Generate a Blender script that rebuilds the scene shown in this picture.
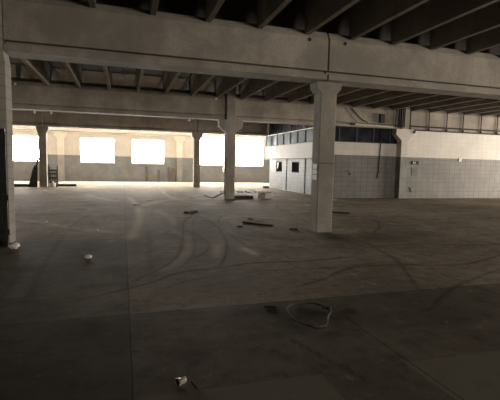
import bpy, bmesh, math, random
import numpy as np
from mathutils import Vector, Matrix

# ------------------------------------------------------------------ clear
for o in list(bpy.data.objects):
    bpy.data.objects.remove(o, do_unlink=True)
SC = bpy.context.scene
COL = SC.collection

# ------------------------------------------------------------------ camera
F_PX, YAW, PITCH, ROLL, EYE = 409.95, 0.3003, 0.0870, 0.0213, 1.6
cam_data = bpy.data.cameras.new('camera')
cam_data.sensor_fit = 'HORIZONTAL'
cam_data.sensor_width = 36.0
cam_data.lens = F_PX * 36.0 / 500.0
cam_data.clip_end = 200
cam = bpy.data.objects.new('camera', cam_data)
COL.objects.link(cam)
fw = Vector((math.sin(YAW) * math.cos(PITCH), math.cos(YAW) * math.cos(PITCH), -math.sin(PITCH)))
rt = Vector((math.cos(YAW), -math.sin(YAW), 0))
up = rt.cross(fw)
rt2 = math.cos(ROLL) * rt + math.sin(ROLL) * up
up2 = -math.sin(ROLL) * rt + math.cos(ROLL) * up
cam.matrix_world = Matrix(((rt2.x, up2.x, -fw.x, 0), (rt2.y, up2.y, -fw.y, 0), (rt2.z, up2.z, -fw.z, EYE), (0, 0, 0, 1)))
SC.camera = cam

# ------------------------------------------------------------------ world, light, exposure
SC.view_settings.view_transform = 'Standard'
SC.view_settings.look = 'None'
SC.view_settings.gamma = 1.0
SC.view_settings.use_curve_mapping = False
SC.view_settings.exposure = 0.52
world = bpy.data.worlds.new('sky')
SC.world = world
world.use_nodes = True
bg = world.node_tree.nodes['Background']
bg.inputs['Color'].default_value = (0.80, 0.88, 1.0, 1)
bg.inputs['Strength'].default_value = 0.6

WINDOW_STRENGTH = 43.0      # bright sky behind the frosted panes of the far wall


def area(name, loc, rot, sx, sy, power, color):
    d = bpy.data.lights.new(name, 'AREA')
    d.shape = 'RECTANGLE'
    d.size, d.size_y, d.energy, d.color = sx, sy, power, color
    o = bpy.data.objects.new(name, d)
    COL.objects.link(o)
    o.location, o.rotation_euler = loc, rot
    return o


# daylight through the open loading door in the side wall, and the door behind the camera
area('daylight_side_door', (31.6, 12.6, 1.9), (0, math.radians(90), 0), 3.4, 7.5, 2500, (1.0, 0.88, 0.73))
area('daylight_rear_door', (15.0, -9.6, 1.9), (math.radians(90), 0, 0), 7.0, 3.4, 1100, (1.0, 0.90, 0.77))

# ------------------------------------------------------------------ materials


class NT:
    def __init__(self, name):
        self.m = bpy.data.materials.new(name)
        self.m.use_nodes = True
        self.t = self.m.node_tree
        self.t.nodes.clear()
        self.out = self.t.nodes.new('ShaderNodeOutputMaterial')

    def n(self, kind, **kw):
        nd = self.t.nodes.new(kind)
        for k, v in kw.items():
            setattr(nd, k, v)
        return nd

    def put(self, sock, v):
        if v is None:
            return
        if hasattr(v, 'is_linked') or hasattr(v, 'links'):
            self.t.links.new(v, sock)
        else:
            if isinstance(v, tuple) and len(v) == 3 and sock.type == 'RGBA':
                v = v + (1,)
            sock.default_value = v

    def math(self, op, a, b=None, c=None):
        nd = self.n('ShaderNodeMath', operation=op)
        self.put(nd.inputs[0], a)
        self.put(nd.inputs[1], b)
        self.put(nd.inputs[2], c)
        return nd.outputs[0]

    def mix(self, f, a, b, mode='MIX'):
        nd = self.n('ShaderNodeMix', data_type='RGBA', blend_type=mode)
        self.put(nd.inputs[0], f)
        self.put(nd.inputs[6], a)
        self.put(nd.inputs[7], b)
        return nd.outputs[2]

    def pos(self):
        g = self.n('ShaderNodeNewGeometry')
        s = self.n('ShaderNodeSeparateXYZ')
        self.t.links.new(g.outputs['Position'], s.inputs[0])
        return g.outputs['Position'], s.outputs

    def noise(self, vec, scale, detail=4, rough=0.6, stretch=None):
        if stretch:
            mp = self.n('ShaderNodeMapping')
            mp.inputs['Scale'].default_value = stretch
            self.t.links.new(vec, mp.inputs[0])
            vec = mp.outputs[0]
        nd = self.n('ShaderNodeTexNoise')
        nd.inputs['Scale'].default_value = scale
        nd.inputs['Detail'].default_value = detail
        nd.inputs['Roughness'].default_value = rough
        self.t.links.new(vec, nd.inputs['Vector'])
        return nd.outputs[0]

    def ramp(self, f, lo, hi, a=0.0, b=1.0):
        nd = self.n('ShaderNodeMapRange', interpolation_type='SMOOTHSTEP')
        self.put(nd.inputs[0], f)
        for i, v in enumerate((lo, hi, a, b)):
            nd.inputs[i + 1].default_value = v
        return nd.outputs[0]

    def bsdf(self, col, rough=0.8, bump=None, bump_d=0.01, **kw):
        b = self.n('ShaderNodeBsdfPrincipled')
        self.put(b.inputs['Base Color'], col)
        self.put(b.inputs['Roughness'], rough)
        for k, v in kw.items():
            self.put(b.inputs[k.replace('_', ' ')], v)
        if bump is not None:
            bn = self.n('ShaderNodeBump')
            bn.inputs['Strength'].default_value = 0.5
            bn.inputs['Distance'].default_value = bump_d
            self.t.links.new(bump, bn.inputs['Height'])
            self.t.links.new(bn.outputs[0], b.inputs['Normal'])
        self.t.links.new(b.outputs[0], self.out.inputs[0])
        return self.m


def mat_concrete(name, base, stain=0.75, rough=0.85, var=0.25):
    t = NT(name)
    P, s = t.pos()
    big = t.noise(P, 0.9, 5, 0.65)
    fine = t.noise(P, 22, 3, 0.6)
    streak = t.noise(P, 1.0, 4, 0.6, (3.0, 3.0, 0.35))
    dark = tuple(c * stain for c in base)
    light = tuple(min(1, c * (1 + var)) for c in base)
    c = t.mix(t.ramp(big, 0.35, 0.68), dark, light)
    c = t.mix(t.ramp(streak, 0.45, 0.75, 0, 0.55), c, tuple(x * 0.72 for x in base))
    c = t.mix(t.ramp(fine, 0.35, 0.7, 0, 0.35), c, tuple(x * 0.7 for x in base))
    return t.bsdf(c, rough, fine, 0.004)


def mat_plain(name, col, rough=0.6, var=0.25, metallic=0.0, scale=8, spec=0.5):
    t = NT(name)
    P, s = t.pos()
    nz = t.noise(P, scale, 4)
    c = t.mix(t.ramp(nz, 0.3, 0.7), tuple(x * (1 - var) for x in col), tuple(min(1, x * (1 + var)) for x in col))
    return t.bsdf(c, rough, Metallic=metallic, Specular_IOR_Level=spec)


def mat_block(name, axis, upper, lower, z_split, joint=(0.35, 0.237), line_u=0.80, line_l=0.5, z0=0.0, a0=0.0, rough=0.6):
    """painted block laid in stack bond: square joint grid, two paint colours split at a height"""
    t = NT(name)
    P, s = t.pos()
    a = t.math('ADD', s[axis], 100.0 - a0)
    z = t.math('ADD', s[2], 50.0 - z0)

    def line(v, p, w):
        fr = t.math('FRACT', t.math('DIVIDE', v, p))
        d = t.math('ABSOLUTE', t.math('SUBTRACT', fr, 0.5))
        return t.ramp(d, 0.5 - w / p, 0.5 - 0.35 * w / p)
    g = t.math('MAXIMUM', line(a, joint[0], 0.022), t.math('MULTIPLY', line(z, joint[1], 0.02), 0.75))
    nz = t.noise(P, 1.3, 5, 0.65)
    fine = t.noise(P, 9, 3)
    hi = t.ramp(t.math('ADD', s[2], t.math('MULTIPLY', fine, 0.012)), z_split - 0.006, z_split + 0.012)
    up_c = t.mix(t.ramp(nz, 0.35, 0.7), tuple(c * 0.88 for c in upper), upper)
    up_c = t.mix(t.math('MULTIPLY', g, 0.8), up_c, tuple(c * line_u for c in upper))
    lo_c = t.mix(t.ramp(nz, 0.3, 0.7), tuple(c * 0.78 for c in lower), tuple(c * 1.12 for c in lower))
    lo_c = t.mix(t.ramp(fine, 0.55, 0.8, 0, 0.3), lo_c, tuple(c * 0.6 for c in lower))
    lo_c = t.mix(t.math('MULTIPLY', g, 0.9), lo_c, tuple(c * line_l for c in lower))
    return t.bsdf(t.mix(hi, lo_c, up_c), rough, t.math('SUBTRACT', 1.0, g), 0.006)


def mat_floor():
    t = NT('concrete_floor')
    P, s = t.pos()
    X, Y = s[0], s[1]
    at = t.n('ShaderNodeAttribute', attribute_name='marks')
    sep = t.n('ShaderNodeSeparateColor')
    t.t.links.new(at.outputs['Color'], sep.inputs[0])
    dark_m, light_m, wet = sep.outputs[0], sep.outputs[1], sep.outputs[2]
    big = t.noise(P, 0.35, 6, 0.68)
    mid = t.noise(P, 1.7, 5, 0.65)
    fine = t.noise(P, 14, 4, 0.7)
    smear = t.noise(P, 0.8, 4, 0.6, (0.35, 2.2, 1))
    base = (0.315, 0.272, 0.22)
    c = t.mix(t.ramp(big, 0.36, 0.66), tuple(v * 0.72 for v in base), tuple(v * 1.22 for v in base))
    c = t.mix(t.ramp(mid, 0.46, 0.72, 0, 0.55), c, tuple(v * 0.6 for v in base))
    c = t.mix(t.ramp(smear, 0.5, 0.72, 0, 0.45), c, tuple(v * 1.35 for v in base))
    grit = t.noise(P, 4.5, 7, 0.75)
    c = t.mix(t.ramp(grit, 0.50, 0.66, 0, 0.7), c, tuple(v * 0.45 for v in base))
    c = t.mix(t.ramp(grit, 0.34, 0.44, 0.6, 0.0), c, tuple(v * 1.6 for v in base))
    c = t.mix(t.ramp(fine, 0.55, 0.72, 0, 0.4), c, tuple(v * 0.55 for v in base))

    def step(v, e, w=0.01):
        return t.ramp(v, e - w, e + w)
    # slabs poured at different times: each its own tone
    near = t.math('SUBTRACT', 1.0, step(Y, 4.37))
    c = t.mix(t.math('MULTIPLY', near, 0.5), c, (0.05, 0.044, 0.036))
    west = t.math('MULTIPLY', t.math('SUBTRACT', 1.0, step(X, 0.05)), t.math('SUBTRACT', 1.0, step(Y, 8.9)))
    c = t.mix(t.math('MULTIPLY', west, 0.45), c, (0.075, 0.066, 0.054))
    edge = t.math('ADD', Y, t.math('MULTIPLY', X, 0.02))
    pale = t.math('MULTIPLY', t.math('SUBTRACT', 1.0, step(edge, 2.76)), step(X, 0.12))
    gap = t.math('MULTIPLY', step(X, 1.45), t.math('SUBTRACT', 1.0, step(X, 2.2)))
    pale = t.math('MULTIPLY', pale, t.math('SUBTRACT', 1.0, gap))
    c = t.mix(t.math('MULTIPLY', pale, 0.65), c, (0.24, 0.22, 0.175))

    # saw-cut joints
    def joint(v, e, w=0.008):
        return t.math('SUBTRACT', 1.0, t.ramp(t.math('ABSOLUTE', t.math('SUBTRACT', v, e)), w * 0.5, w))
    wob = t.math('MULTIPLY', t.math('SUBTRACT', mid, 0.5), 0.02)
    Xw, Yw = t.math('ADD', X, wob), t.math('ADD', Y, wob)
    j = joint(Xw, 0.05)
    for e in (4.62, 9.2):
        j = t.math('MAXIMUM', j, joint(Xw, e, 0.011))
    for e in (4.37, 8.9, 13.45):
        j = t.math('MAXIMUM', j, joint(Yw, e, 0.009))
    j = t.math('MAXIMUM', j, t.math('MULTIPLY', joint(Xw, 2.25, 0.008), t.math('SUBTRACT', 1.0, step(Y, 3.75))))
    c = t.mix(t.math('MULTIPLY', j, 0.65), c, (0.025, 0.022, 0.018))
    c = t.mix(t.math('MULTIPLY', light_m, 0.9), c, (0.72, 0.63, 0.51))
    c = t.mix(t.math('MULTIPLY', dark_m, 0.95), c, (0.018, 0.016, 0.014))
    c = t.mix(t.math('MULTIPLY', wet, 0.6), c, (0.035, 0.035, 0.032))
    r = t.ramp(mid, 0.3, 0.7, 0.72, 0.9)
    # dusty, worn concrete: matt, with only a trace of sheen where the wheels have polished it
    return t.bsdf(c, r, t.math('SUBTRACT', fine, t.math('MULTIPLY', j, 2.0)), 0.002, Specular_IOR_Level=0.015)


def mat_emit(name, col, strength):
    t = NT(name)
    e = t.n('ShaderNodeEmission')
    e.inputs[0].default_value = col + (1,)
    e.inputs[1].default_value = strength
    t.t.links.new(e.outputs[0], t.out.inputs[0])
    return t.m


def mat_glass_panel(name, col, rough, spec=0.3):
    t = NT(name)
    P, s = t.pos()
    nz = t.noise(P, 1.4, 4)
    c = t.mix(t.ramp(nz, 0.3, 0.7), tuple(v * 0.65 for v in col), tuple(v * 1.3 for v in col))
    return t.bsdf(c, t.ramp(nz, 0.3, 0.7, rough * 0.7, rough * 1.4), Specular_IOR_Level=spec)


M = {}
M['concrete'] = mat_concrete('column_concrete', (0.35, 0.315, 0.27))
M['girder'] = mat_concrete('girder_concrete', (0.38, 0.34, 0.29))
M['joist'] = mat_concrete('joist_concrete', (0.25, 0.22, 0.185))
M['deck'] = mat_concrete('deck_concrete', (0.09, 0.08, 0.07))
M['bay_deck_lit'] = mat_concrete('lit_bay_deck_concrete', (0.21, 0.185, 0.15))  # deck concrete lightened so this bay looks lit from the windows
M['deck_lit_patch'] = mat_concrete('lit_patch_upstand', (0.70, 0.62, 0.50))  # pale colour stands in for lit patches above the girder
M['floor'] = mat_floor()
GREY_L, WHITE_U = (0.20, 0.20, 0.195), (0.84, 0.80, 0.74)
M['back_wall'] = mat_block('back_wall_paint', 0, (0.60, 0.56, 0.49), (0.195, 0.20, 0.20), 2.02, (4.0, 4.0), 0.98, 0.95)
M['right_wall'] = mat_block('front_wall_paint', 0, WHITE_U, (0.25, 0.24, 0.225), 2.14, line_u=0.82, a0=14.71 + 0.175, z0=0.11)
M['office_front'] = mat_block('office_front_paint', 0, (0.68, 0.64, 0.58), (0.165, 0.16, 0.152), 2.17, joint=(0.37, 0.237), line_u=0.8, a0=9.78, z0=0.11)
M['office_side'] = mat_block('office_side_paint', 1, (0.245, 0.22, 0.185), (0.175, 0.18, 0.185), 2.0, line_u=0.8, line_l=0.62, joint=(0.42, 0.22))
M['office_col'] = mat_block('office_column_paint', 0, (0.74, 0.70, 0.64), (0.27, 0.28, 0.25), 2.14, (50, 50))
M['block'] = mat_block('bare_block_lit', 0, (0.50, 0.455, 0.39), (0.50, 0.455, 0.39), 1.0, (0.41, 0.21), 0.62, 0.62, a0=-2.04 + 0.205, rough=0.9)  # front face colour raised to suggest light falling on it
M['block_end_shaded'] = mat_block('bare_block_shaded', 1, (0.27, 0.245, 0.21), (0.27, 0.245, 0.21), 1.0, (5.0, 0.21), 0.6, 0.6, a0=7, rough=0.9)  # same block, darkened on the end faces as painted shade
M['pilaster'] = mat_block('pilaster_lit_paint', 0, (0.76, 0.70, 0.61), (0.30, 0.285, 0.26), 2.02, (4.0, 4.0), 0.98, 0.95)  # wall paint made lighter so the pilasters look more strongly lit
M['shell'] = mat_concrete('shell_wall', (0.22, 0.20, 0.175))
M['door_dark'] = mat_plain('dark_steel_door', (0.035, 0.032, 0.028), 0.5)
M['steel'] = mat_plain('pale_steel', (0.45, 0.42, 0.38), 0.4, metallic=0.6)
M['black'] = mat_plain('black_metal', (0.02, 0.018, 0.016), 0.75)
M['wire_pale'] = mat_plain('paler_wire', (0.11, 0.095, 0.078), 0.9)  # lighter tone for the second strand of the wire loop
M['wire'] = mat_plain('rusty_wire', (0.030, 0.025, 0.020), 0.95)
M['pipe'] = mat_plain('dark_brown_pipe', (0.05, 0.038, 0.03), 0.85)
M['tube'] = mat_plain('pale_pipe', (0.62, 0.57, 0.50), 0.5, 0.12)
M['white'] = mat_plain('white_litter', (0.88, 0.86, 0.82), 0.6, 0.08, scale=30)
M['white_paint'] = mat_plain('white_paint', (0.74, 0.68, 0.60), 0.7, 0.08)
M['dark_wood'] = mat_plain('dark_timber', (0.045, 0.038, 0.032), 0.8, 0.4)
M['grey_wood'] = mat_plain('grey_timber', (0.12, 0.105, 0.09), 0.8, 0.35)
M['brown_card'] = mat_plain('brown_cardboard', (0.42, 0.34, 0.26), 0.85, 0.3)
M['frame'] = mat_plain('window_frame', (0.55, 0.52, 0.47), 0.5, 0.1)
M['bar'] = mat_plain('dark_mullion', (0.09, 0.095, 0.10), 0.7, 0.1, spec=0.1)
M['glow'] = mat_emit('daylit_frosted_glass', (1.0, 0.955, 0.885), WINDOW_STRENGTH)
M['glass_blue'] = mat_glass_panel('blue_grey_office_glass', (0.055, 0.075, 0.095), 0.5, 0.06)
M['glass_dark'] = mat_glass_panel('dark_office_glass', (0.022, 0.026, 0.034), 0.2)
M['glass_hole'] = mat_plain('small_window_glass', (0.012, 0.012, 0.012), 0.9, spec=0.0)

# ------------------------------------------------------------------ mesh helpers


class MB:
    def __init__(self):
        self.v, self.f = [], []

    def add(self, vs, fs):
        b = len(self.v)
        self.v += [tuple(v) for v in vs]
        self.f += [tuple(i + b for i in f) for f in fs]
        return self

    def box(self, x0, x1, y0, y1, z0, z1):
        vs = [(x, y, z) for z in (z0, z1) for y in (y0, y1) for x in (x0, x1)]
        return self.add(vs, [(0, 2, 3, 1), (4, 5, 7, 6), (0, 1, 5, 4), (2, 6, 7, 3), (0, 4, 6, 2), (1, 3, 7, 5)])

    def prism(self, poly, a0, a1, axis):
        """poly of 2D points; extruded along axis 0 (poly=(y,z)), 1 (poly=(x,z)) or 2 (poly=(x,y))"""
        n = len(poly)

        def P(p, a):
            return {0: (a, p[0], p[1]), 1: (p[0], a, p[1]), 2: (p[0], p[1], a)}[axis]
        vs = [P(p, a0) for p in poly] + [P(p, a1) for p in poly]
        fs = [tuple(range(n))[::-1], tuple(range(n, 2 * n))] + [(i, (i + 1) % n, n + (i + 1) % n, n + i) for i in range(n)]
        return self.add(vs, fs)

    def tube(self, pts, r, seg=8):
        pts = [Vector(p) for p in pts]
        rings = []
        prev = None
        for i, p in enumerate(pts):
            d = (pts[min(i + 1, len(pts) - 1)] - pts[max(i - 1, 0)]).normalized()
            if prev is None:
                a = Vector((0, 0, 1)) if abs(d.z) < 0.9 else Vector((1, 0, 0))
                u = d.cross(a).normalized()
            else:
                u = (prev - d * prev.dot(d)).normalized()
            prev = u
            w = d.cross(u)
            rr = r[i] if isinstance(r, (list, tuple)) else r
            rings.append([p + (u * math.cos(2 * math.pi * k / seg) + w * math.sin(2 * math.pi * k / seg)) * rr for k in range(seg)])
        vs = [q for ring in rings for q in ring]
        fs = []
        for i in range(len(rings) - 1):
            for k in range(seg):
                a, b = i * seg + k, i * seg + (k + 1) % seg
                fs.append((a, b, b + seg, a + seg))
        fs.append(tuple(range(seg))[::-1])
        fs.append(tuple(range((len(rings) - 1) * seg, len(rings) * seg)))
        return self.add(vs, fs)

    def obox(self, c, ex, ey, ez):
        """box about centre c with half-extent vectors"""
        c, ex, ey, ez = map(Vector, (c, ex, ey, ez))
        vs = [c + sx * ex + sy * ey + sz * ez for sz in (-1, 1) for sy in (-1, 1) for sx in (-1, 1)]
        return self.add(vs, [(0, 2, 3, 1), (4, 5, 7, 6), (0, 1, 5, 4), (2, 6, 7, 3), (0, 4, 6, 2), (1, 3, 7, 5)])

    def build(self, name, mat, parent=None, origin=None, bevel=0.0, smooth=False):
        if parent is not None:
            org = Vector(parent['_org'])
        else:
            org = Vector(origin or (0, 0, 0))
        me = bpy.data.meshes.new(name)
        me.from_pydata([tuple(Vector(v) - org) for v in self.v], [], self.f)
        bm = bmesh.new()
        bm.from_mesh(me)
        bmesh.ops.recalc_face_normals(bm, faces=bm.faces)
        if bevel:
            bmesh.ops.bevel(bm, geom=[e for e in bm.edges if e.calc_face_angle(0) > 0.5], offset=bevel, segments=1, affect='EDGES', clamp_overlap=True)
        bm.to_mesh(me)
        bm.free()
        for p in me.polygons:
            p.use_smooth = smooth
        mats = mat if isinstance(mat, (list, tuple)) else [mat]
        for m_ in mats:
            me.materials.append(m_)
        o = bpy.data.objects.new(name, me)
        COL.objects.link(o)
        o['_org'] = tuple(org)
        if parent is not None:
            o.parent = parent
        else:
            o.location = org
        return o


def thing(name, loc, label, cat, group=None):
    o = bpy.data.objects.new(name, None)
    o.empty_display_size = 0.1
    COL.objects.link(o)
    o.location = loc
    o['_org'] = tuple(loc)
    return tag(o, label, cat, group)


def tag(o, label, cat, group=None):
    o['label'], o['category'] = label, cat
    if group:
        o['group'] = group
    return o


def struct(o, label=None):
    o['kind'] = 'structure'
    if label:
        o['label'] = label
        o['category'] = 'wall'
    return o


def catmull(pts, n=12):
    P = [Vector(p) for p in pts]
    P = [2 * P[0] - P[1]] + P + [2 * P[-1] - P[-2]]
    out = []
    for i in range(1, len(P) - 2):
        for k in range(n):
            t = k / n
            a, b, c, d = P[i - 1], P[i], P[i + 1], P[i + 2]
            out.append(0.5 * (2 * b + (c - a) * t + (2 * a - 5 * b + 4 * c - d) * t * t + (3 * b - a - 3 * c + d) * t ** 3))
    out.append(P[-2])
    return out


# ------------------------------------------------------------------ floor with tyre marks
def build_floor():
    def axis(parts):
        v = []
        for a, b, s in parts:
            v += list(np.arange(a, b - 1e-6, s))
        return np.array(v + [parts[-1][1]])
    xs = axis([(-14, -4, 1.0), (-4, 8, 0.036), (8, 14, 0.12), (14, 32, 1.0)])
    ys = axis([(-10, 2, 1.0), (2, 9, 0.034), (9, 16, 0.06), (16, 24, 0.16), (24, 35, 1.0)])
    XX, YY = np.meshgrid(xs, ys)
    n = XX.size
    co = np.stack([XX.ravel(), YY.ravel(), np.zeros(n)], 1)
    dark, light, wet = np.zeros(n), np.zeros(n), np.zeros(n)
    rng = np.random.RandomState(4)

    def stroke(arr, pts, w, amt, broken=0.35):
        w, amt = (w * 0.72, min(1.0, amt * 1.1)) if arr is dark else (w * 1.1, min(1.0, amt * 1.75))
        c = np.array([tuple(p)[:2] for p in catmull([(x, y, 0) for x, y in pts], 16)])
        d = np.full(n, 1e9)
        tpar = np.zeros(n)
        for i in range(len(c) - 1):
            a, b = c[i], c[i + 1]
            ab = b - a
            L2 = max(ab @ ab, 1e-9)
            lo, hi = np.minimum(a, b) - 4 * w, np.maximum(a, b) + 4 * w
            k = np.where((co[:, 0] > lo[0]) & (co[:, 0] < hi[0]) & (co[:, 1] > lo[1]) & (co[:, 1] < hi[1]))[0]
            if not len(k):
                continue
            t = np.clip(((co[k, :2] - a) @ ab) / L2, 0, 1)
            q = np.hypot(co[k, 0] - a[0] - t * ab[0], co[k, 1] - a[1] - t * ab[1])
            m_ = q < d[k]
            d[k[m_]] = q[m_]
            tpar[k[m_]] = i + t[m_]
        ph = rng.rand() * 10
        br = 1 - broken * (0.5 + 0.5 * np.sin(tpar * 0.55 + ph) * np.sin(tpar * 0.21 + 2 * ph))
        ends = np.clip(np.minimum(tpar, len(c) - 1 - tpar) / 4, 0, 1)
        v = amt * np.exp(-(d / w) ** 2) * br * (0.3 + 0.7 * ends)
        np.maximum(arr, v, out=arr)

    D, L = dark, light
    # pale worn track running towards the far windows
    stroke(L, [(0.25, 19.5), (0.48, 14.8), (0.42, 11.8), (0.30, 10.3), (0.14, 8.7)], 0.12, 0.55)
    stroke(L, [(0.55, 15.2), (1.4, 17.2), (2.6, 18.2), (4.0, 18.3)], 0.16, 0.45)
    stroke(L, [(2.05, 23.5), (2.1, 19.0), (2.9, 16.2), (4.2, 15.2)], 0.10, 0.4)
    # turning circles of a fork truck
    stroke(D, [(2.19, 13.0), (1.60, 11.2), (1.28, 9.2), (0.98, 7.4), (0.64, 6.4), (0.1, 5.6)], 0.05, 0.65)
    stroke(D, [(2.42, 13.3), (1.85, 11.2), (1.52, 9.2), (1.2, 7.2), (0.8, 6.1)], 0.04, 0.45)
    stroke(D, [(-0.6, 4.9), (0.33, 5.48), (0.63, 5.81), (1.01, 6.0), (1.4, 6.06), (2.0, 6.24), (2.9, 6.2), (3.9, 6.3)], 0.05, 0.75)
    stroke(D, [(0.4, 5.1), (0.9, 5.5), (1.6, 5.68), (2.4, 5.75), (3.2, 5.7), (4.4, 5.9)], 0.04, 0.45)
    stroke(D, [(2.2, 4.9), (2.63, 5.09), (3.54, 5.64), (4.51, 5.57), (5.48, 5.42), (7.2, 6.0)], 0.05, 0.6)
    stroke(D, [(1.97, 13.1), (2.18, 12.0), (2.27, 10.3), (2.09, 8.5), (1.8, 7.2), (1.41, 6.05)], 0.035, 0.9, 0.15)
    stroke(D, [(2.36, 12.2), (2.32, 10.7), (2.3, 7.7), (2.36, 6.3)], 0.022, 0.6, 0.15)
    stroke(D, [(2.42, 10.2), (2.55, 11.2), (2.9, 12.2), (3.6, 13.2)], 0.05, 0.6)
    stroke(D, [(2.1, 10.9), (2.4, 12.0), (3.0, 13.0), (3.9, 13.7)], 0.04, 0.45)
    stroke(D, [(0.76, 8.9), (1.05, 9.7), (1.45, 9.5), (1.63, 8.4), (1.5, 7.4), (1.0, 6.6)], 0.05, 0.55)
    stroke(D, [(6.0, 12.6), (6.8, 12.0), (7.2, 10.8), (6.78, 9.7), (5.6, 8.3)], 0.06, 0.55)
    stroke(D, [(5.5, 12.2), (7.2, 13.3), (8.8, 13.9), (10.5, 13.7), (12.3, 12.1)], 0.07, 0.45)
    stroke(D, [(5.0, 10.7), (7.0, 10.9), (9.0, 11.3), (11.0, 10.8), (12.5, 9.6)], 0.06, 0.45)
    stroke(D, [(4.94, 7.75), (4.75, 6.8), (4.45, 5.8), (3.72, 4.4)], 0.05, 0.5)
    stroke(D, [(3.31, 3.71), (4.0, 4.2), (4.78, 4.6), (5.75, 4.96), (7, 5.1)], 0.05, 0.45)
    stroke(D, [(-1.03, 4.6), (-1.15, 6.5), (-1.23, 8.9), (-1.13, 11.9), (-0.6, 14.5)], 0.07, 0.35)
    stroke(D, [(-1.35, 5.1), (-1.5, 8.9), (-1.4, 12.2)], 0.05, 0.25)
    stroke(D, [(5.9, 20.5), (5.67, 19.1), (5.04, 11.2), (4.56, 9.2)], 0.03, 0.5, 0.1)
    stroke(D, [(0.5, 11.8), (0.55, 9.6), (0.42, 7.2), (0.38, 5.0)], 0.08, 0.3)
    stroke(D, [(2.85, 17.9), (1.6, 16.4), (0.9, 13.8), (0.85, 11.0)], 0.05, 0.4)
    stroke(D, [(3.4, 16.6), (2.2, 15.0), (1.5, 13.0)], 0.06, 0.35)
    stroke(D, [(7.5, 16.8), (6.3, 16.0), (5.6, 14.6), (5.4, 13.0)], 0.08, 0.4)
    stroke(D, [(1.45, 3.45), (1.6, 2.95), (1.75, 2.5)], 0.03, 0.5)
    stroke(L, [(2.18, 7.5), (2.24, 7.1), (2.27, 6.8)], 0.09, 0.7, 0.1)
    stroke(L, [(1.8, 7.9), (1.62, 7.2), (1.5, 6.7)], 0.07, 0.4)
    stroke(L, [(1.1, 10.0), (1.3, 8.4), (0.95, 6.9), (0.5, 6.0)], 0.12, 0.28)
    stroke(L, [(-2.6, 12.2), (-1.6, 11.0), (-0.9, 10.2), (0, 9.5)], 0.10, 0.25)
    stroke(L, [(2.6, 11.6), (3.6, 11.9), (4.6, 11.2)], 0.10, 0.3)
    # pale scrapes and swept dust along the working lanes
    stroke(L, [(-1.6, 20.5), (-0.8, 18.4), (-0.2, 17.2)], 0.14, 0.3)
    stroke(L, [(1.0, 14.2), (1.3, 12.2), (1.25, 10.4)], 0.10, 0.3)
    stroke(L, [(4.9, 14.5), (6.2, 13.9), (7.8, 14.2)], 0.10, 0.25)
    stroke(L, [(2.3, 9.2), (2.6, 8.5), (3.1, 8.0)], 0.07, 0.25)
    stroke(D, [(0.9, 12.8), (1.9, 11.7), (2.35, 10.3), (2.0, 8.9), (1.2, 8.2)], 0.03, 0.5)
    stroke(D, [(3.2, 11.9), (2.75, 11.0), (2.7, 9.9), (3.2, 9.0)], 0.03, 0.5)
    stroke(D, [(5.6, 11.6), (7.0, 12.4), (8.6, 12.4), (9.6, 11.4)], 0.04, 0.45)
    stroke(D, [(4.6, 7.0), (5.8, 7.1), (7.4, 6.7), (8.6, 6.9)], 0.04, 0.45)
    # dust and grit left in patches
    for _ in range(110):
        cx, cy, s = rng.uniform(-2, 8), rng.uniform(8, 22), rng.uniform(0.08, 0.3)
        v = np.exp(-((co[:, 0] - cx) / s) ** 2 - ((co[:, 1] - cy) / (s * 1.4)) ** 2) * rng.uniform(0.15, 0.4)
        A = D if rng.rand() < 0.65 else L
        np.maximum(A, v, out=A)
    # oil stain in front of the middle column
    for cx, cy, sx, sy, a in [(3.7, 8.2, 1.0, 0.5, 0.45), (4.7, 8.15, 0.7, 0.6, 0.9), (5.6, 8.0, 0.9, 0.6, 1.0), (6.4, 8.2, 0.9, 0.5, 0.6), (2.6, 8.6, 0.8, 0.6, 0.3), (3.9, 7.0, 1.8, 0.5, 0.35)]:
        np.maximum(wet, a * np.exp(-(((co[:, 0] - cx) / sx) ** 2 + ((co[:, 1] - cy) / sy) ** 2) ** 1.6), out=wet)
    nx, ny = len(xs), len(ys)
    i = np.arange(nx - 1)
    j = np.arange(ny - 1)
    I, J = np.meshgrid(i, j)
    a = (J * nx + I).ravel()
    faces = np.stack([a, a + 1, a + 1 + nx, a + nx], 1)
    me = bpy.data.meshes.new('floor')
    me.vertices.add(n)
    me.vertices.foreach_set('co', co.ravel().astype(np.float32))
    nf = len(faces)
    me.loops.add(nf * 4)
    me.loops.foreach_set('vertex_index', faces.ravel().astype(np.int32))
    me.polygons.add(nf)
    me.polygons.foreach_set('loop_start', (np.arange(nf) * 4).astype(np.int32))
    me.update(calc_edges=True)
    at = me.attributes.new('marks', 'FLOAT_COLOR', 'POINT')
    at.data.foreach_set('color', np.stack([dark, light, wet, np.ones(n)], 1).ravel().astype(np.float32))
    me.materials.append(M['floor'])
    o = bpy.data.objects.new('floor', me)
    COL.objects.link(o)
    struct(o)


build_floor()

# ------------------------------------------------------------------ shell
BAYX, BAYY = 9.2, 9.14
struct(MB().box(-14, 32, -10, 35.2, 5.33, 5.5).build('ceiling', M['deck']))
struct(MB().box(-14, 32, 27.3, 34.3, 5.28, 5.33).build('ceiling_bounce', M['white_paint']))  # unseen white sheet added to bounce light onto the far wall
struct(MB().box(-14, 9.4, 18.5, 26.9, 5.29, 5.33).build('ceiling_bay', M['bay_deck_lit']))
struct(MB().box(-4.4, 13.6, 18.25, 18.4, 4.60, 4.76).build('trim_11', M['deck']))
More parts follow.
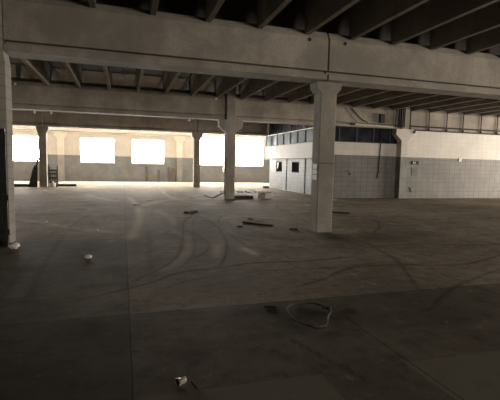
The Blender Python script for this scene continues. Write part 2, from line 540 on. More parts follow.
# far wall with its window openings
W_Y = 34.59
wins = [(-12.4, -9.8, 1.47, 3.38), (-8.5, -5.92, 1.47, 3.38), (-3.21, -0.64, 1.47, 3.38), (0.64, 3.22, 1.47, 3.40), (5.70, 8.30, 1.44, 3.86), (9.33, 11.86, 1.42, 3.86), (15.2, 17.8, 1.47, 3.38)]
b = MB()
edges = [-14.0]
for w in wins:
    b.box(edges[-1], w[0], W_Y, W_Y + 0.3, 0, 5.33)
    b.box(w[0], w[1], W_Y, W_Y + 0.3, 0, w[2])
    b.box(w[0], w[1], W_Y, W_Y + 0.3, w[3], 5.33)
    edges.append(w[1])
b.box(edges[-1], 32, W_Y, W_Y + 0.3, 0, 5.33)
struct(b.build('wall_back', M['back_wall']))
for i, (x0, x1, z0, z1) in enumerate(wins):
    f = MB()
    y0, y1, t = W_Y + 0.12, W_Y + 0.2, 0.05
    f.box(x0, x1, y0, y1, z0, z0 + t).box(x0, x1, y0, y1, z1 - t, z1).box(x0, x0 + t, y0, y1, z0 + t, z1 - t).box(x1 - t, x1, y0, y1, z0 + t, z1 - t)
    fo = struct(f.build('window_%d' % (i + 1), M['frame']))
    MB().box(x0 + t, x1 - t, W_Y + 0.15, W_Y + 0.17, z0 + t, z1 - t).build('window_pane', M['glow'], fo)
    MB().box(x0 - 0.04, x1 + 0.04, W_Y - 0.03, W_Y + 0.12, z0 - 0.05, z0).build('window_sill', M['white_paint'], fo)
# painted ledger beam and pilasters of the far wall
struct(MB().box(-14, 32, W_Y - 0.22, W_Y, 3.86, 4.10).box(-14, 32, W_Y - 0.10, W_Y, 3.74, 3.80).build('trim_1', M['white_paint']))
k = 2
for xc in (-13.75, -4.58, 4.46, 13.6):
    q = MB().box(xc - 0.24, xc + 0.24, W_Y - 0.16, W_Y, 0, 3.74)
    for s in (-1, 1):
        q.prism([(xc + s * 0.24, 3.74), (xc + s * 0.24, 3.28), (xc + s * 0.46, 3.50), (xc + s * 0.46, 3.74)], W_Y - 0.16, W_Y, 1)
    struct(q.build('trim_%d' % k, M['pilaster']))
    k += 1
# side and rear walls (with the two loading doors that light the hall)
struct(MB().box(-14.3, -14, -10, 35, 0, 5.33).build('wall_left', M['shell']))
struct(MB().box(32, 32.3, -10, 8.8, 0, 5.33).box(32, 32.3, 16.4, 35, 0, 5.33).box(32, 32.3, 8.8, 16.4, 3.6, 5.33).build('wall_right', M['shell']))
struct(MB().box(-14, 11.4, -10.3, -10, 0, 5.33).box(18.6, 32, -10.3, -10, 0, 5.33).box(11.4, 18.6, -10.3, -10, 3.6, 5.33).build('wall_rear', M['shell']))

# bare block wall at the side of the view, cut away above where the girder bears on it
q = MB().prism([(-9.5, 0), (-2.04, 0), (-2.04, 3.36), (-2.065, 3.50), (-2.065, 5.33), (-9.5, 5.33)], 8.58, 9.0, 1)
wb = q.build('wall_block', [M['block'], M['block_end_shaded']])
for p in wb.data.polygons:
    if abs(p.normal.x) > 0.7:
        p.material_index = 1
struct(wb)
dr = struct(MB().box(-3.6, -2.055, 8.52, 8.58, 0.0, 2.15).build('door_1', M['door_dark'], bevel=0.004))
MB().tube([(-2.22, 8.52, 0.62), (-2.22, 8.47, 0.64), (-2.22, 8.47, 0.86), (-2.22, 8.52, 0.88)], 0.014).build('door_handle', M['steel'], dr)
MB().box(-2.14, -2.02, 8.485, 8.52, 0.84, 0.95).box(-2.14, -2.02, 8.485, 8.52, 0.20, 0.30).build('door_hinge', M['door_dark'], dr)
MB().box(-3.6, -2.055, 8.485, 8.52, 2.08, 2.15).build('door_rail', M['door_dark'], dr)

# ------------------------------------------------------------------ office block
OX, OX2, OY = 9.78, 9.45, 18.3
struct(MB().box(OX, 13.62, OY, OY + 0.2, 0, 2.80).build('wall_office_front', M['office_front']))
OEND = 27.1
q = MB()
side_w = [(22.06, 23.16, 1.15, 1.81), (24.76, 25.81, 1.14, 1.82)]
y = OY + 0.2
for (a, c, z0, z1) in side_w:
    q.box(OX, OX + 0.2, y, a, 0, 2.0).box(OX, OX + 0.2, a, c, 0, z0).box(OX, OX + 0.2, a, c, z1, 2.0)
    y = c
q.box(OX, OX + 0.2, y, OEND, 0, 2.0)
struct(q.build('wall_office_side', M['office_side']))
struct(MB().box(OX2, OX + 0.2, OY + 0.2, OEND, 2.0, 2.83).build('wall_office_band', M['office_side']))
struct(MB().box(OX + 0.2, 32, OEND - 0.2, OEND, 0, 5.33).build('wall_office_rear', M['shell']))
struct(MB().box(OX + 0.2, 13.6, OY + 0.25, OEND - 0.2, 2.72, 2.79).build('ceiling_office', M['shell']))
for i, (a, c, z0, z1) in enumerate(side_w):
    f = MB()
    t = 0.045
    f.box(OX + 0.03, OX + 0.1, a, c, z0, z0 + t).box(OX + 0.03, OX + 0.1, a, c, z1 - t, z1).box(OX + 0.03, OX + 0.1, a, a + t, z0 + t, z1 - t).box(OX + 0.03, OX + 0.1, c - t, c, z0 + t, z1 - t)
    fo = struct(f.build('window_%d' % (8 + i), M['black']))
    MB().box(OX + 0.055, OX + 0.07, a + t, c - t, z0 + t, z1 - t).build('window_pane', M['glass_hole'], fo)
    if i == 1:
        MB().prism([(c - 0.32, z1 - 0.06), (c - 0.06, z1 - 0.06), (c - 0.06, z0 + 0.2), (c - 0.2, z0 + 0.3)], OX + 0.048, OX + 0.055, 0).build('pane_sheet', M['white'], fo)
# two pilasters on the office side
for kk, (a, c) in enumerate(((23.94, 24.27), (21.2, 21.54))):
    struct(MB().box(OX - 0.035, OX, a, c, 0, 2.0).build('trim_%d' % (6 + kk), M['office_side']))
# glazing of the side: pale lower tier, bright rail, dark upper tier
ys_ = np.linspace(OY + 0.25, OEND, 9)
f = MB()
f.box(OX2 + 0.01, OX2 + 0.10, OY + 0.2, OEND, 2.83, 2.88).box(OX2 - 0.02, OX2 + 0.10, OY + 0.2, OEND, 3.52, 3.58)
for yy in ys_:
    f.box(OX2 + 0.01, OX2 + 0.09, yy - 0.035, yy + 0.035, 2.88, 3.52).box(OX2 + 0.01, OX2 + 0.09, yy - 0.035, yy + 0.035, 3.58, 5.33)
fo = struct(f.build('window_10', M['bar']))
MB().box(OX2 + 0.04, OX2 + 0.055, OY + 0.2, OEND, 2.86, 3.54).build('lower_panes', M['glass_blue'], fo)
MB().box(OX2 + 0.04, OX2 + 0.055, OY + 0.2, OEND, 3.56, 5.33).build('upper_panes', M['glass_dark'], fo)
MB().box(OX2 - 0.05, OX2 - 0.02, OY + 0.2, OEND, 3.53, 3.57).build('rail', M['tube'], fo)
# glazing of the front
f = MB()
f.box(OX2, 13.62, OY + 0.05, OY + 0.15, 2.80, 2.85).box(OX2, 13.62, OY + 0.05, OY + 0.15, 3.56, 3.66)
for xx in (9.5, 10.25, 11.24, 12.22, 13.2):
    f.box(xx - 0.025, xx + 0.025, OY + 0.05, OY + 0.15, 2.85, 3.56)
fo = struct(f.build('window_11', M['bar']))
MB().box(OX2, 13.62, OY + 0.09, OY + 0.105, 2.83, 3.6).build('panes', M['glass_dark'], fo)
# block wall that carries on past the painted column
struct(MB().box(14.0, 32, 17.97, 18.2, 0, 3.50).build('wall_front', M['right_wall']))
struct(MB().box(14.0, 32, 18.02, 18.15, 3.50, 3.57).build('trim_8', M['black']))  # black strip stands in for the dark gap above the wall

# ------------------------------------------------------------------ columns
CW, CD = 0.41, 0.37


def column(x, y, top, label, mat='concrete', haunch=None, h_top=None, extra=None):
    """square shaft with a haunched head; the shaft may run up past the head"""
    x1 = x + CW
    e0, zt, zs, zb = haunch                                  # overhang, head top, straight bottom, slope bottom
    pts = [(x, 0), (x1, 0), (x1, zb), (x1 + e0, zs), (x1 + e0, zt)]
    if top > zt:
        pts += [(x1, zt), (x1, top), (x, top), (x, zt)]
    pts += [(x - e0, zt), (x - e0, zs), (x, zb)]
    m_ = MB().prism(pts, y, y + CD, 1)
    root = m_.build('concrete_column', M[mat], None, (x + CW / 2, y + CD / 2, 0), bevel=0.012)
    return tag(root, label, 'column', 'precast concrete columns of the hall')


c1 = column(4.405, 8.81, 3.555, 'thick concrete column with bare haunched head and torn paper on its side, closest of all', haunch=(0.12, 3.555, 3.42, 3.29))
c2 = column(4.405, 17.95, 5.32, 'concrete column rising between two girder ends, with scrap timber around its foot', haunch=(0.33, 3.555, 3.26, 2.97))
c3 = column(4.405, 26.79, 3.555, 'shadowed concrete column standing between two bright windows, clear of any debris', haunch=(0.14, 3.555, 3.36, 3.13))
c4 = column(13.607, 17.95, 3.575, 'column painted white above and grey below, at the end of the block wall', mat='office_col', haunch=(0.33, 3.555, 3.26, 2.97))
c5 = column(-4.75, 26.79, 3.555, 'shadowed concrete column with boards leaning on it and a metal rack beside', haunch=(0.12, 3.555, 3.36, 3.14))
MB().box(13.607, 13.607 + CW, 17.95, 17.95 + CD, 3.576, 5.32).build('upper_shaft', M['concrete'], c4)
# torn paper notice on the first column
q = MB()
random.seed(3)
for r in range(3):
    for s in range(2):
        z0 = 1.26 + r * 0.13
        y0 = 8.88 + s * 0.115
        q.obox((4.401 - 0.004 * random.random(), y0 + 0.055, z0 + 0.06), (0.0025, 0, 0.0015), (0, 0.054, 0.004 * random.uniform(-1, 1)), (0, 0.004 * random.uniform(-1, 1), 0.056))
q.build('torn_notice', M['white'], c1)['label'] = 'torn white paper notice'
MB().box(4.402, 4.818, 8.807, 8.812, 1.655, 1.67).build('seam', M['pipe'], c1)
# conduit and switch box on the second column
MB().tube([(4.385, 18.14, 0.05), (4.385, 18.14, 2.9)], 0.016).box(4.33, 4.405, 18.06, 18.20, 1.22, 1.86).build('switch_box', M['steel'], c2)

# ------------------------------------------------------------------ girders
GW = 0.55


def girder(x0, x1, yf, zb, label, group, ext=0.0):
    b0, b1 = yf, yf + GW
    h = [(0, 0), (0, 0.125), (0.16, 0.125), (0.16, 0.195), (0, 0.195), (0, 0.89), (0.10, 1.06)]
    pts = [(b0 + u, zb + v) for u, v in h] + [(b1 - u, zb + v) for u, v in reversed(h)]
    o = MB().prism(pts, x0, x1, 0).build('concrete_girder', M['girder'], None, ((x0 + x1) / 2, yf + GW / 2, zb), bevel=0.008)
    return tag(o, label, 'beam', group)


G = 'long precast girders carrying the joists'
g1a = girder(-2.06, 4.44, 8.6, 3.555, 'deep concrete girder from the block wall to the head of the closest column', G)
g1b = girder(4.475, 13.9, 8.6, 3.555, 'deep concrete girder running on past the closest column, black disc for a dark hole near its end', G)
for g_, px in ((g1a, 3.97), (g1b, 4.86)):
    MB().tube([(px, 8.585, 4.39), (px, 8.62, 4.39)], 0.04, 14).build('hole_disc', M['black'], g_)  # black disc stands in for the shade inside a round hole
g2a = girder(-4.4, 4.33, 18.05, 3.56, 'concrete girder ending at the column with scrap timber, two pale lamp holders under it', G)
g2b = girder(4.83, 13.60, 18.05, 3.56, 'concrete girder above the dark office glazing, pale pipe along its underside', G)
MB().box(4.33, 4.40, 18.3, 18.55, 3.6, 4.6).build('gap_filler', M['girder'], g2a)  # filler added behind the girder end gap to keep it dark
g2c = girder(14.03, 31.9, 18.05, 3.575, 'concrete girder above the white wall, crossed by dark conduit', G)
g3a = girder(-13.98, 4.59, 26.72, 3.555, 'dark concrete girder in front of the long window wall, on two shadowed columns', G)
g3b = girder(4.62, OX2 - 0.06, 26.72, 3.555, 'dark concrete girder between the window column and the office glazing', G)

# ------------------------------------------------------------------ roof joists
ORD = ['first', 'second', 'third', 'fourth', 'fifth', 'sixth', 'seventh', 'eighth', 'ninth', 'tenth', 'eleventh', 'twelfth', 'thirteenth', 'fourteenth', 'fifteenth', 'sixteenth', 'seventeenth', 'eighteenth', 'nineteenth', 'twentieth', 'twenty-first', 'twenty-second', 'twenty-third', 'twenty-fourth']


def joist_row(y0, y1, xs, fmt, group):
    proto = None
    for i, x in enumerate(xs):
        if proto is None:
            m_ = MB().prism([(-0.058, 4.5), (0.058, 4.5), (0.095, 5.33), (-0.095, 5.33)], y0, y1, 1)
            m_.v = [(v[0] + x, v[1], v[2]) for v in m_.v]
            o = proto = m_.build('roof_joist', M['joist'], None, (x, (y0 + y1) / 2, 4.5), bevel=0.006)
        else:
            o = proto.copy()
            COL.objects.link(o)
            o.location = (x, (y0 + y1) / 2, 4.5)
        tag(o, fmt % ORD[i], 'joist', group)


JX = [0.575 + 1.117 * i for i in range(-4, 22)]
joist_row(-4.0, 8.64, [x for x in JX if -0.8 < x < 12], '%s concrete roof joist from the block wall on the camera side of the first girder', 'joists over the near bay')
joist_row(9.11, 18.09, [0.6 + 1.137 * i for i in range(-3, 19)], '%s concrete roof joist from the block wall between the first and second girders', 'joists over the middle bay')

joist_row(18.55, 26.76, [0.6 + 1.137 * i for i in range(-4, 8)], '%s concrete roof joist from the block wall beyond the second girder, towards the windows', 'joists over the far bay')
# upstands closing the roof over each girder, between the joists
struct(MB().box(-14, 32, 9.0, 9.08, 4.61, 5.33).build('trim_9', M['deck']))
for i, (a, c) in enumerate(((14.03, 32),)):
    struct(MB().box(a, c, 18.10, 18.22, 4.77, 5.33).build('trim_%d' % (10 + i), M['deck_lit_patch']))
for px, lb in ((-2.45, 'thin dark pipe under the roof deck, nearest the block wall'), (0.02, 'thin dark pipe under the roof deck in line with the floor joint'), (2.5, 'thin dark pipe under the roof deck beside the debris column')):
    o = MB().tube([(px, 9.2, 4.98), (px, 18.10, 4.98)], 0.03, 6).build('roof_pipe', M['pipe'], None, (px, 13.5, 4.98))
    tag(o, lb, 'pipe')

# ------------------------------------------------------------------ services
t = thing('conduit_run', (17.0, 17.96, 3.6), 'dark brown conduit run with vertical drops along the girder above the white wall', 'pipe')
b = MB()
b.tube([(14.04, 18.0, 3.72), (31, 18.0, 3.72)], 0.028)
b.build('main_pipe', M['pipe'], t)
for px in (14.12, 15.28, 16.42, 17.5, 18.72, 19.86):
    MB().tube([(px, 18.0, 4.5), (px, 18.0, 3.57)], 0.024).box(px - 0.04, px + 0.04, 17.96, 18.04, 3.57, 3.66).build('drop_pipe', M['pipe'], t)
t = thing('pipe_bundle', (13.2, 17.9, 3.6), 'bundle of dark pipes rising beside the white painted column head', 'pipe')
for px, r in ((13.14, 0.03), (13.36, 0.035), (13.47, 0.05), (13.57, 0.045), (13.66, 0.03)):
    MB().tube([(px, 17.87, 3.62), (px + 0.01, 17.87, 4.3), (px + 0.02, 17.88, 4.6)], r).build('riser', M['pipe'] if r < 0.05 else M['black'], t)
t = thing('pale_pipe', (10.85, 17.3, 3.6), 'long pale pipe slung under the girder in front of the office glazing', 'pipe')
MB().tube([(10.8, 17.85, 3.655), (12.95, 17.85, 3.62)], 0.045, 10).build('pipe', M['tube'], t)
for px in (11.2, 12.1, 12.8):
    MB().tube([(px, 17.85, 3.66), (px, 18.048, 3.67)], 0.012).build('clip', M['pipe'], t)
MB().box(10.62, 10.8, 17.80, 17.90, 3.61, 3.70).build('end_box', M['pipe'], t)
o = MB().box(12.27, 12.53, 17.90, 18.0508, 3.80, 4.24).build('junction_box', M['black'], None, (12.4, 18.05, 3.8), bevel=0.01)
tag(o, 'black junction box fixed on the girder above the office glazing', 'box')
o = MB().tube(catmull([(10.68, 18.022, 4.44), (10.76, 18.022, 4.36), (10.95, 18.02, 4.2), (11.25, 18.02, 3.95), (11.6, 17.99, 3.78)]), 0.022, 6).build('cable', M['black'], None, (10.7, 18.0, 4.6))
tag(o, 'thick black cable looping down the girder face to the pale pipe', 'cable')
o = MB().tube(catmull([(10.35, 18.036, 4.44), (10.5, 18.03, 4.3), (10.75, 18.02, 4.0), (11.0, 18.02, 3.8)]), 0.01, 6).build('cable', M['pipe'], None, (10.35, 18.0, 4.58))
tag(o, 'thin cable hanging beside the thick black cable on the girder face', 'cable')
o = MB().tube(catmull([(12.62, 18.28, 3.56), (12.60, 18.275, 2.8), (12.57, 18.275, 2.0), (12.55, 18.275, 1.35), (12.49, 18.275, 1.0)]), 0.022, 6).build('cable', M['black'], None, (12.6, 18.12, 1))
tag(o, 'black cable hanging down the front wall of the office', 'cable')
# small fittings on the block wall
o = MB().box(14.30, 14.72, 17.93, 17.97, 1.77, 1.95).build('wall_socket', M['black'], None, (14.5, 17.97, 1.86), bevel=0.005)
tag(o, 'black socket plate on the grey block wall beside the painted column', 'socket')
MB().box(14.35, 14.42, 17.92, 17.935, 1.80, 1.92).box(14.46, 14.53, 17.92, 17.935, 1.80, 1.92).build('cover', M['steel'], o)
o = MB().box(14.33, 14.70, 17.955, 17.97, 1.17, 1.60).build('cover_plate', mat_plain('dull_grey_plate', (0.15, 0.145, 0.135), 0.6), None, (14.5, 17.97, 1.4), bevel=0.004)
tag(o, 'dull grey cover plate under the black socket plate', 'plate')
o = MB().box(17.32, 17.50, 17.94, 17.97, 1.98, 2.17).build('notice', M['white'], None, (17.41, 17.97, 2.08), bevel=0.004)
tag(o, 'small white square notice on the paint line of the block wall', 'notice')
o = MB().tube(catmull([(14.26, 17.955, 0.58), (14.32, 17.95, 0.48), (14.33, 17.95, 0.38), (14.42, 17.95, 0.33)]), 0.016, 6).build('cable_stub', M['black'], None, (14.3, 17.96, 0.4))
tag(o, 'short black cable stub low on the grey block wall', 'cable')
o = MB().tube([(10.90, 18.3, 1.22), (10.90, 18.27, 1.22)], 0.05, 10).tube([(10.84, 18.28, 1.30), (10.78, 18.27, 1.40)], 0.015, 6).build('wall_outlet', M['black'], None, (10.78, 18.2, 1.22))
tag(o, 'small dark outlet on the grey front wall of the office', 'outlet')
o = MB().prism([(14.28, 3.50), (14.40, 3.50), (14.40, 3.40), (14.30, 3.34)], 17.90, 17.97, 1).build('bracket', M['black'], None, (14.3, 17.97, 3.4))
tag(o, 'dark steel bracket at the top corner of the white wall', 'bracket')


def lamp_holder(x, y, ztop, label):
    t = thing('lamp_holder', (x, y, ztop), label, 'lamp holder', 'small pale lamp holders on the girders')
    MB().tube([(x, y, ztop), (x, y, ztop - 0.05)], 0.028).build('base', M['tube'], t)
    MB().tube([(x, y, ztop - 0.05), (x, y, ztop - 0.07), (x, y, ztop - 0.10), (x, y, ztop - 0.13), (x, y, ztop - 0.145)], [0.02, 0.04, 0.05, 0.035, 0.012], 12).build('bulb', M['white'], t, smooth=True)


lamp_holder(-3.34, 18.14, 3.56, 'small pale lamp holder under the dim girder above the boards and rack')
lamp_holder(-2.73, 18.14, 3.56, 'small pale lamp holder under the dim girder, next along towards the long window wall')
lamp_holder(2.75, 18.14, 3.56, 'lone small pale lamp holder under the girder close to the debris column')


def face_knob(x, y, z, label):
    t = thing('insulator', (x, y, z), label, 'insulator', 'white knobs on the girder face')
    MB().tube([(x, y, z), (x, y - 0.03, z), (x, y - 0.05, z)], [0.02, 0.045, 0.03], 10).tube([(x, y - 0.03, z), (x, y - 0.035, z + 0.06)], 0.014).build('knob', M['white'], t)


face_knob(-3.95, 18.052, 4.48, 'white porcelain knob on the girder face beside the block wall')
face_knob(3.92, 18.05, 4.44, 'white porcelain knob on the girder face beside the debris column')
o = MB().tube([(9.33, 26.3, 5.33), (9.34, 26.3, 3.5)], 0.012, 6).tube([(9.34, 26.3, 3.5), (9.36, 26.3, 3.42), (9.30, 26.3, 3.38)], 0.02, 6).build('hanging_rod', M['tube'], None, (9.33, 26.3, 5.33))
tag(o, 'thin pale rod hanging from the roof beside the office glazing', 'rod')
o = MB().tube([(-4.5, 26.703, 4.45), (-4.5, 26.703, 3.58)], 0.018, 6).build('conduit', M['tube'], None, (-4.5, 26.7, 3.6))
tag(o, 'thin vertical conduit on the dark girder above the column with leaning boards', 'pipe')

# ------------------------------------------------------------------ debris around the columns
# rack of dark metal beside the far column
t = thing('metal_rack', (-4.0, 26.8, 0), 'dark metal rack of upright bars beside the shadowed column', 'rack')
for px, py, h in ((-4.20, 26.5, 1.35), (-3.78, 26.5, 1.0), (-4.20, 26.95, 1.2), (-3.78, 26.95, 1.25)):
    MB().tube([(px, py, 0), (px, py, h)], 0.03).build('post', M['black'], t)
for z in (0.25, 0.5, 0.75, 0.95):
    MB().box(-4.2, -3.78, 26.48, 26.52, z, z + 0.09).build('rail', M['black'], t)
    MB().box(-4.2, -3.78, 26.93, 26.97, z, z + 0.09).build('rail', M['black'], t)
for px in (-4.10, -3.99, -3.88):
    MB().tube([(px, 26.5, 0.25), (px, 26.5, 1.05)], 0.02).build('bar', M['dark_wood'], t)
# white jug
t = thing('jug', (-3.94, 26.2, 0), 'small white plastic jug on the floor against the metal rack', 'jug')
MB().tube([(-3.94, 26.2, 0), (-3.94, 26.2, 0.02), (-3.94, 26.2, 0.24), (-3.94, 26.2, 0.31), (-3.94, 26.2, 0.38)], [0.09, 0.105, 0.105, 0.05, 0.04], 12).build('body', M['white'], t, smooth=True)
MB().tube([(-3.86, 26.2, 0.36), (-3.79, 26.2, 0.32), (-3.80, 26.2, 0.2), (-3.84, 26.2, 0.16)], 0.014, 6).build('handle', M['white'], t)
# boards leaning on the column
o = MB().prism([(-5.32, 0), (-4.84, 0), (-4.80, 1.2), (-4.95, 1.28), (-5.06, 1.08)], 26.66, 26.72, 1).build('leaning_board', M['dark_wood'], None, (-5.0, 26.7, 0))
tag(o, 'wide dark board leaning on the shadowed column with the rack beside it', 'board')
o = MB().obox((-4.98, 26.78, 0.85), (0.05, 0, -0.012), (0, 0.015, 0), (0.2, 0, 0.85)).build('leaning_board', M['grey_wood'], None, (-5.1, 26.78, 0))
tag(o, 'narrow pale board standing taller behind the wide dark leaning board', 'board')
o = MB().obox((-5.85, 27.2, 0.075), (0.72, 0.03, 0), (-0.006, 0.16, 0), (0, 0, 0.075)).build('timber_beam', M['dark_wood'], None, (-5.85, 27.2, 0), bevel=0.01)
tag(o, 'dark timber beam lying on the floor between the block wall and the leaning boards', 'timber')
o = MB().obox((-3.33, 27.6, 0.07), (0.52, 0.06, 0), (-0.015, 0.14, 0), (0, 0, 0.07)).build('timber_beam', M['dark_wood'], None, (-3.33, 27.6, 0), bevel=0.01)
tag(o, 'dark timber beam lying on the floor behind the metal rack', 'timber')
# dark boards along the far wall
for (x, w, h, lb) in ((1.80, 0.22, 1.25, 'dark board upright on the far wall, furthest from the pilaster, under a window'),
                      (2.78, 0.22, 0.95, 'shorter dark board upright on the far wall under a window edge'),
                      (3.56, 0.16, 1.2, 'thin dark board on the far wall between the window and the pilaster'),
                      (3.95, 0.30, 1.15, 'broad dark board on the far wall right against the pilaster')):
    o = MB().obox((x, W_Y - 0.13, h / 2 + 0.01), (w / 2, 0, 0), (0, 0.015, 0.002), (0, 0.09, h / 2)).build('upright_board', M['grey_wood'], None, (x, W_Y - 0.2, 0))
    tag(o, lb, 'board', 'boards standing on the far wall')
# around the second column
o = MB().obox((5.36, 18.44, 0.07), (0.46, -0.04, 0), (0.01, 0.14, 0), (0, 0, 0.065)).build('flat_timber', M['dark_wood'], None, (5.46, 18.42, 0), bevel=0.008)
tag(o, 'dark flat timber lying from the column foot to the crumpled box', 'timber')
o = MB().obox((4.11, 18.22, 0.155), (0.235, -0.02, 0.115), (0.01, 0.07, 0), (-0.014, 0, 0.028)).build('broken_plank', M['grey_wood'], None, (3.9, 18.5, 0))
tag(o, 'broken grey plank propped on the foot of the debris column', 'plank')
o = MB().tube([(3.70, 19.3, 0.09), (3.80, 19.0, 0.03), (3.88, 18.7, 0.025), (3.93, 18.45, 0.025)], 0.024, 6).build('stick', M['dark_wood'], None, (3.9, 18.7, 0))
tag(o, 'bent dark stick on the floor beside the broken grey plank', 'stick')
t = thing('crumpled_box', (6.2, 18.1, 0), 'crumpled pale brown cardboard box on the floor at the end of the flat timber', 'box')
MB().add([(5.98, 18.0, 0.12), (6.30, 17.95, 0.0), (6.38, 18.3, 0.02), (6.05, 18.3, 0.03), (5.92, 17.95, 0.28), (6.28, 17.92, 0.22), (6.42, 18.25, 0.34), (6.0, 18.3, 0.26)],
         [(0, 3, 2, 1), (0, 1, 5, 4), (1, 2, 6, 5), (2, 3, 7, 6), (3, 0, 4, 7), (4, 5, 6, 7)]).build('carton', M['brown_card'], t)
MB().add([(6.28, 17.92, 0.22), (6.42, 18.25, 0.34), (6.46, 18.2, 0.44), (6.34, 17.95, 0.38), (6.27, 17.93, 0.23), (6.41, 18.26, 0.35), (6.45, 18.21, 0.45), (6.33, 17.96, 0.39)],
         [(0, 1, 2, 3), (7, 6, 5, 4), (0, 4, 5, 1), (1, 5, 6, 2), (2, 6, 7, 3), (3, 7, 4, 0)]).build('flap', M['brown_card'], t)
MB().obox((6.42, 17.95, 0.035), (0.16, -0.02, 0.01), (0.02, 0.1, 0), (0, 0, 0.02)).build('flap', M['brown_card'], t)
o = MB().box(9.1, 9.45, 26.2, 26.5, 0, 0.14).build('concrete_block', M['black'], None, (9.27, 26.35, 0), bevel=0.02)
tag(o, 'low black block on the floor beside the corner of the office', 'block')
# planks out on the open floor
o = MB().obox((3.42, 10.30, 0.022), (0.30, -0.37, 0), (0.035, 0.03, 0), (0, 0, 0.02)).build('loose_plank', M['dark_wood'], None, (3.42, 10.3, 0), bevel=0.004)
tag(o, 'long dark plank lying flat in front of the closest column', 'plank')
o = MB().obox((2.10, 13.3, 0.03), (0.2, 0.26, 0), (-0.06, 0.045, 0), (0, 0, 0.028)).build('loose_plank', M['dark_wood'], None, (2.1, 13.3, 0), bevel=0.004)
tag(o, 'short dark plank on the floor where the curved track begins', 'plank')
o = MB().obox((2.83, 9.95, 0.02), (0.07, 0.0, 0), (0, 0.05, 0), (0, 0, 0.018)).build('wood_chip', M['dark_wood'], None, (2.83, 9.95, 0), bevel=0.004)
tag(o, 'dark wood chip lying just before the long flat plank', 'wood chip')
o = MB().obox((3.55, 11.35, 0.02), (0.06, 0.04, 0), (-0.02, 0.04, 0), (0, 0, 0.018)).build('wood_chip', M['dark_wood'], None, (3.55, 11.35, 0), bevel=0.004)
tag(o, 'dark wood chip lying just behind the long flat plank', 'wood chip')
o = MB().obox((4.05, 9.35, 0.02), (0.10, -0.03, 0), (0.02, 0.05, 0), (0, 0, 0.018)).build('wood_chip', M['dark_wood'], None, (4.05, 9.35, 0), bevel=0.004)
tag(o, 'dark wood chip beside the foot of the closest column', 'wood chip')
o = MB().obox((7.12, 12.45, 0.02), (0.24, -0.2, 0), (0.03, 0.035, 0), (0, 0, 0.018)).build('loose_plank', M['dark_wood'], None, (7.12, 12.45, 0), bevel=0.004)
tag(o, 'short dark plank on the floor between the closest column and the office front', 'plank')
# strip of rubble behind the second column
random.seed(8)
q = MB()
for _ in range(70):
    x = random.uniform(5.2, 8.2)
    y = 22.6 + random.gauss(0, 0.25) - 0.15 * (x - 5.2)
    s = random.uniform(0.015, 0.055)
    a = random.uniform(0, 3)
    q.obox((x, y, s * 0.4), (s * math.cos(a), s * math.sin(a), 0), (-s * 0.6 * math.sin(a), s * 0.6 * math.cos(a), 0), (0, 0, s * 0.4))
o = q.build('rubble', M['dark_wood'], None, (6.5, 22.4, 0))
tag(o, 'scatter of dark rubble on the floor behind the debris column', 'rubble')
o['kind'] = 'stuff'

# ------------------------------------------------------------------ litter
def crumple(x, y, r, seed, label, mat='white', flat=0.6, cat='paper', name='crumpled_paper'):
    bm = bmesh.new()
    bmesh.ops.create_icosphere(bm, subdivisions=3, radius=1)
    rnd = random.Random(seed)
    fr = [(Vector((rnd.gauss(0, 1), rnd.gauss(0, 1), rnd.gauss(0, 1))).normalized(), rnd.uniform(2, 6), rnd.uniform(0, 6)) for _ in range(9)]
    for v in bm.verts:
        d = v.co.normalized()
        k = 1 + sum(0.085 * abs(math.sin(f * d.dot(a) + p)) for a, f, p in fr) - 0.35
        v.co = Vector((d.x * k * r, d.y * k * r * 0.8, d.z * k * r * flat))
    zmin = min(v.co.z for v in bm.verts)
    for v in bm.verts:
        v.co.z -= zmin
    me = bpy.data.meshes.new(name)
    bm.to_mesh(me)
    bm.free()
    me.materials.append(M[mat])
    o = bpy.data.objects.new(name, me)
    COL.objects.link(o)
    o.location = (x, y, 0)
    o['_org'] = (x, y, 0)
    return tag(o, label, cat)


crumple(-1.88, 8.14, 0.085, 1, 'crumpled white paper on the floor at the foot of the block wall')
crumple(-0.56, 7.11, 0.055, 2, 'small crumpled white paper alone on the dark slab beside the floor joint', flat=0.5)
crumple(0.46, 15.7, 0.13, 5, 'crumpled white paper on the pale worn track across the floor', flat=0.16)
crumple(1.07, 17.8, 0.11, 6, 'scrap of white paper on the floor beyond the pale worn track', flat=0.16)
crumple(3.05, 18.9, 0.13, 7, 'flat white scrap on the floor near the bent dark stick', flat=0.2)
crumple(-3.83, 22.9, 0.12, 9, 'white scrap on the floor in front of the metal rack', flat=0.15)
crumple(-0.58, 9.9, 0.03, 11, 'tiny white scrap between the two floor joints past the dark slab', flat=0.5)
crumple(-1.9, 11.5, 0.04, 12, 'tiny pale scrap on the floor past the end of the block wall', flat=0.5)
# crushed cup with a bent wire beside it
t = thing('crushed_cup', (0.40, 2.86, 0), 'crushed pale plastic cup on the dark slab in the foreground', 'cup')
q = MB()
n_ = 16
rings = [(-0.034, 0.029), (-0.012, 0.028), (0.010, 0.024), (0.03, 0.017)]
ax, sd = Vector((0.9, 0.35, 0.1)).normalized(), Vector((-0.36, 0.93, 0)).normalized()
upv = ax.cross(sd)
vs, fs = [], []
for i, (a, r) in enumerate(rings):
    for kx in range(n_):
        an = 2 * math.pi * kx / n_
        rr = r * (1 + 0.18 * math.sin(3 * an + i) + 0.1 * math.sin(5 * an))
        p = Vector((0.40, 2.86, 0.027)) + ax * a + sd * (rr * math.cos(an)) + upv * (rr * 0.8 * math.sin(an))
        p.z = max(p.z, 0.001)
        vs.append(p)
for i in range(3):
    for kx in range(n_):
        a_, b_ = i * n_ + kx, i * n_ + (kx + 1) % n_
        fs.append((a_, b_, b_ + n_, a_ + n_))
fs.append(tuple(range(3 * n_, 4 * n_)))
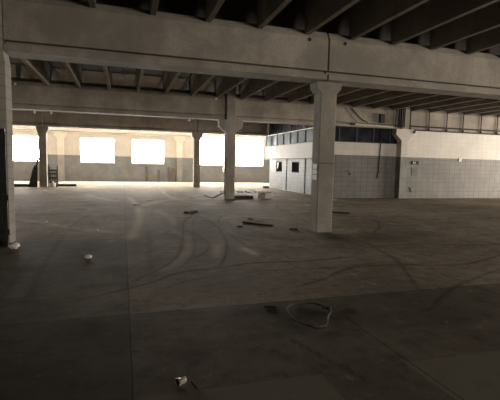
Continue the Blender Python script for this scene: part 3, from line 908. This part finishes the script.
q.add(vs, fs)
M['cup'] = mat_plain('dirty_plastic', (0.36, 0.32, 0.26), 0.35, 0.3, scale=40)
q.build('cup_body', M['cup'], t, smooth=True)
rim = [vs[kx] for kx in range(n_)] + [vs[0]]
MB().tube(rim, 0.004, 6).build('cup_rim', M['cup'], t)
o = MB().tube(catmull([(0.46, 2.84, 0.02), (0.48, 2.80, 0.008), (0.50, 2.77, 0.006), (0.53, 2.79, 0.012), (0.56, 2.83, 0.03)]), 0.006, 6).build('bent_wire', M['black'], None, (0.5, 2.8, 0))
tag(o, 'short bent black wire beside the crushed plastic cup', 'wire')
# loop of stiff wire
ring = [(1.70, 4.02), (1.78, 4.14), (1.90, 4.21), (2.05, 4.18), (2.15, 4.05), (2.14, 3.88), (2.04, 3.72), (1.92, 3.56), (1.82, 3.52), (1.72, 3.60), (1.68, 3.80)]
t = thing('wire_loop', (1.9, 3.85, 0), 'large loop of stiff dark wire lying on the dark floor', 'wire')
for k_, (off, hh) in enumerate(((0.0, 0.008), (0.03, 0.022))):
    pts = [(1.92 + (x - 1.92) * (1 + off) + 0.01 * math.sin(3 * i), y + 0.012 * math.cos(5 * i + k_), hh + 0.008 * (1 + math.sin(2.3 * i + k_))) for i, (x, y) in enumerate(ring + ring[:1])]
    MB().tube(catmull(pts, 6), 0.0055, 6).build('strand', M['wire'] if k_ == 0 else M['wire_pale'], t)
MB().tube([(2.17, 4.0, 0.02), (2.3, 4.02, 0.014), (2.49, 4.06, 0.012)], 0.008, 6).build('tail', M['wire'], t)
MB().tube([(2.12, 4.02, 0.02), (2.18, 3.96, 0.03), (2.22, 4.0, 0.025)], 0.012, 6).build('twist', M['wire'], t)
o = MB().tube([(1.50, 4.23, 0.012), (1.57, 4.21, 0.012), (1.63, 4.18, 0.012)], 0.011, 6).build('metal_rod', M['black'], None, (1.6, 4.2, 0))
tag(o, 'short black metal rod on the floor beside the wire loop', 'rod')

for o in bpy.data.objects:
    if '_org' in o:
        del o['_org']
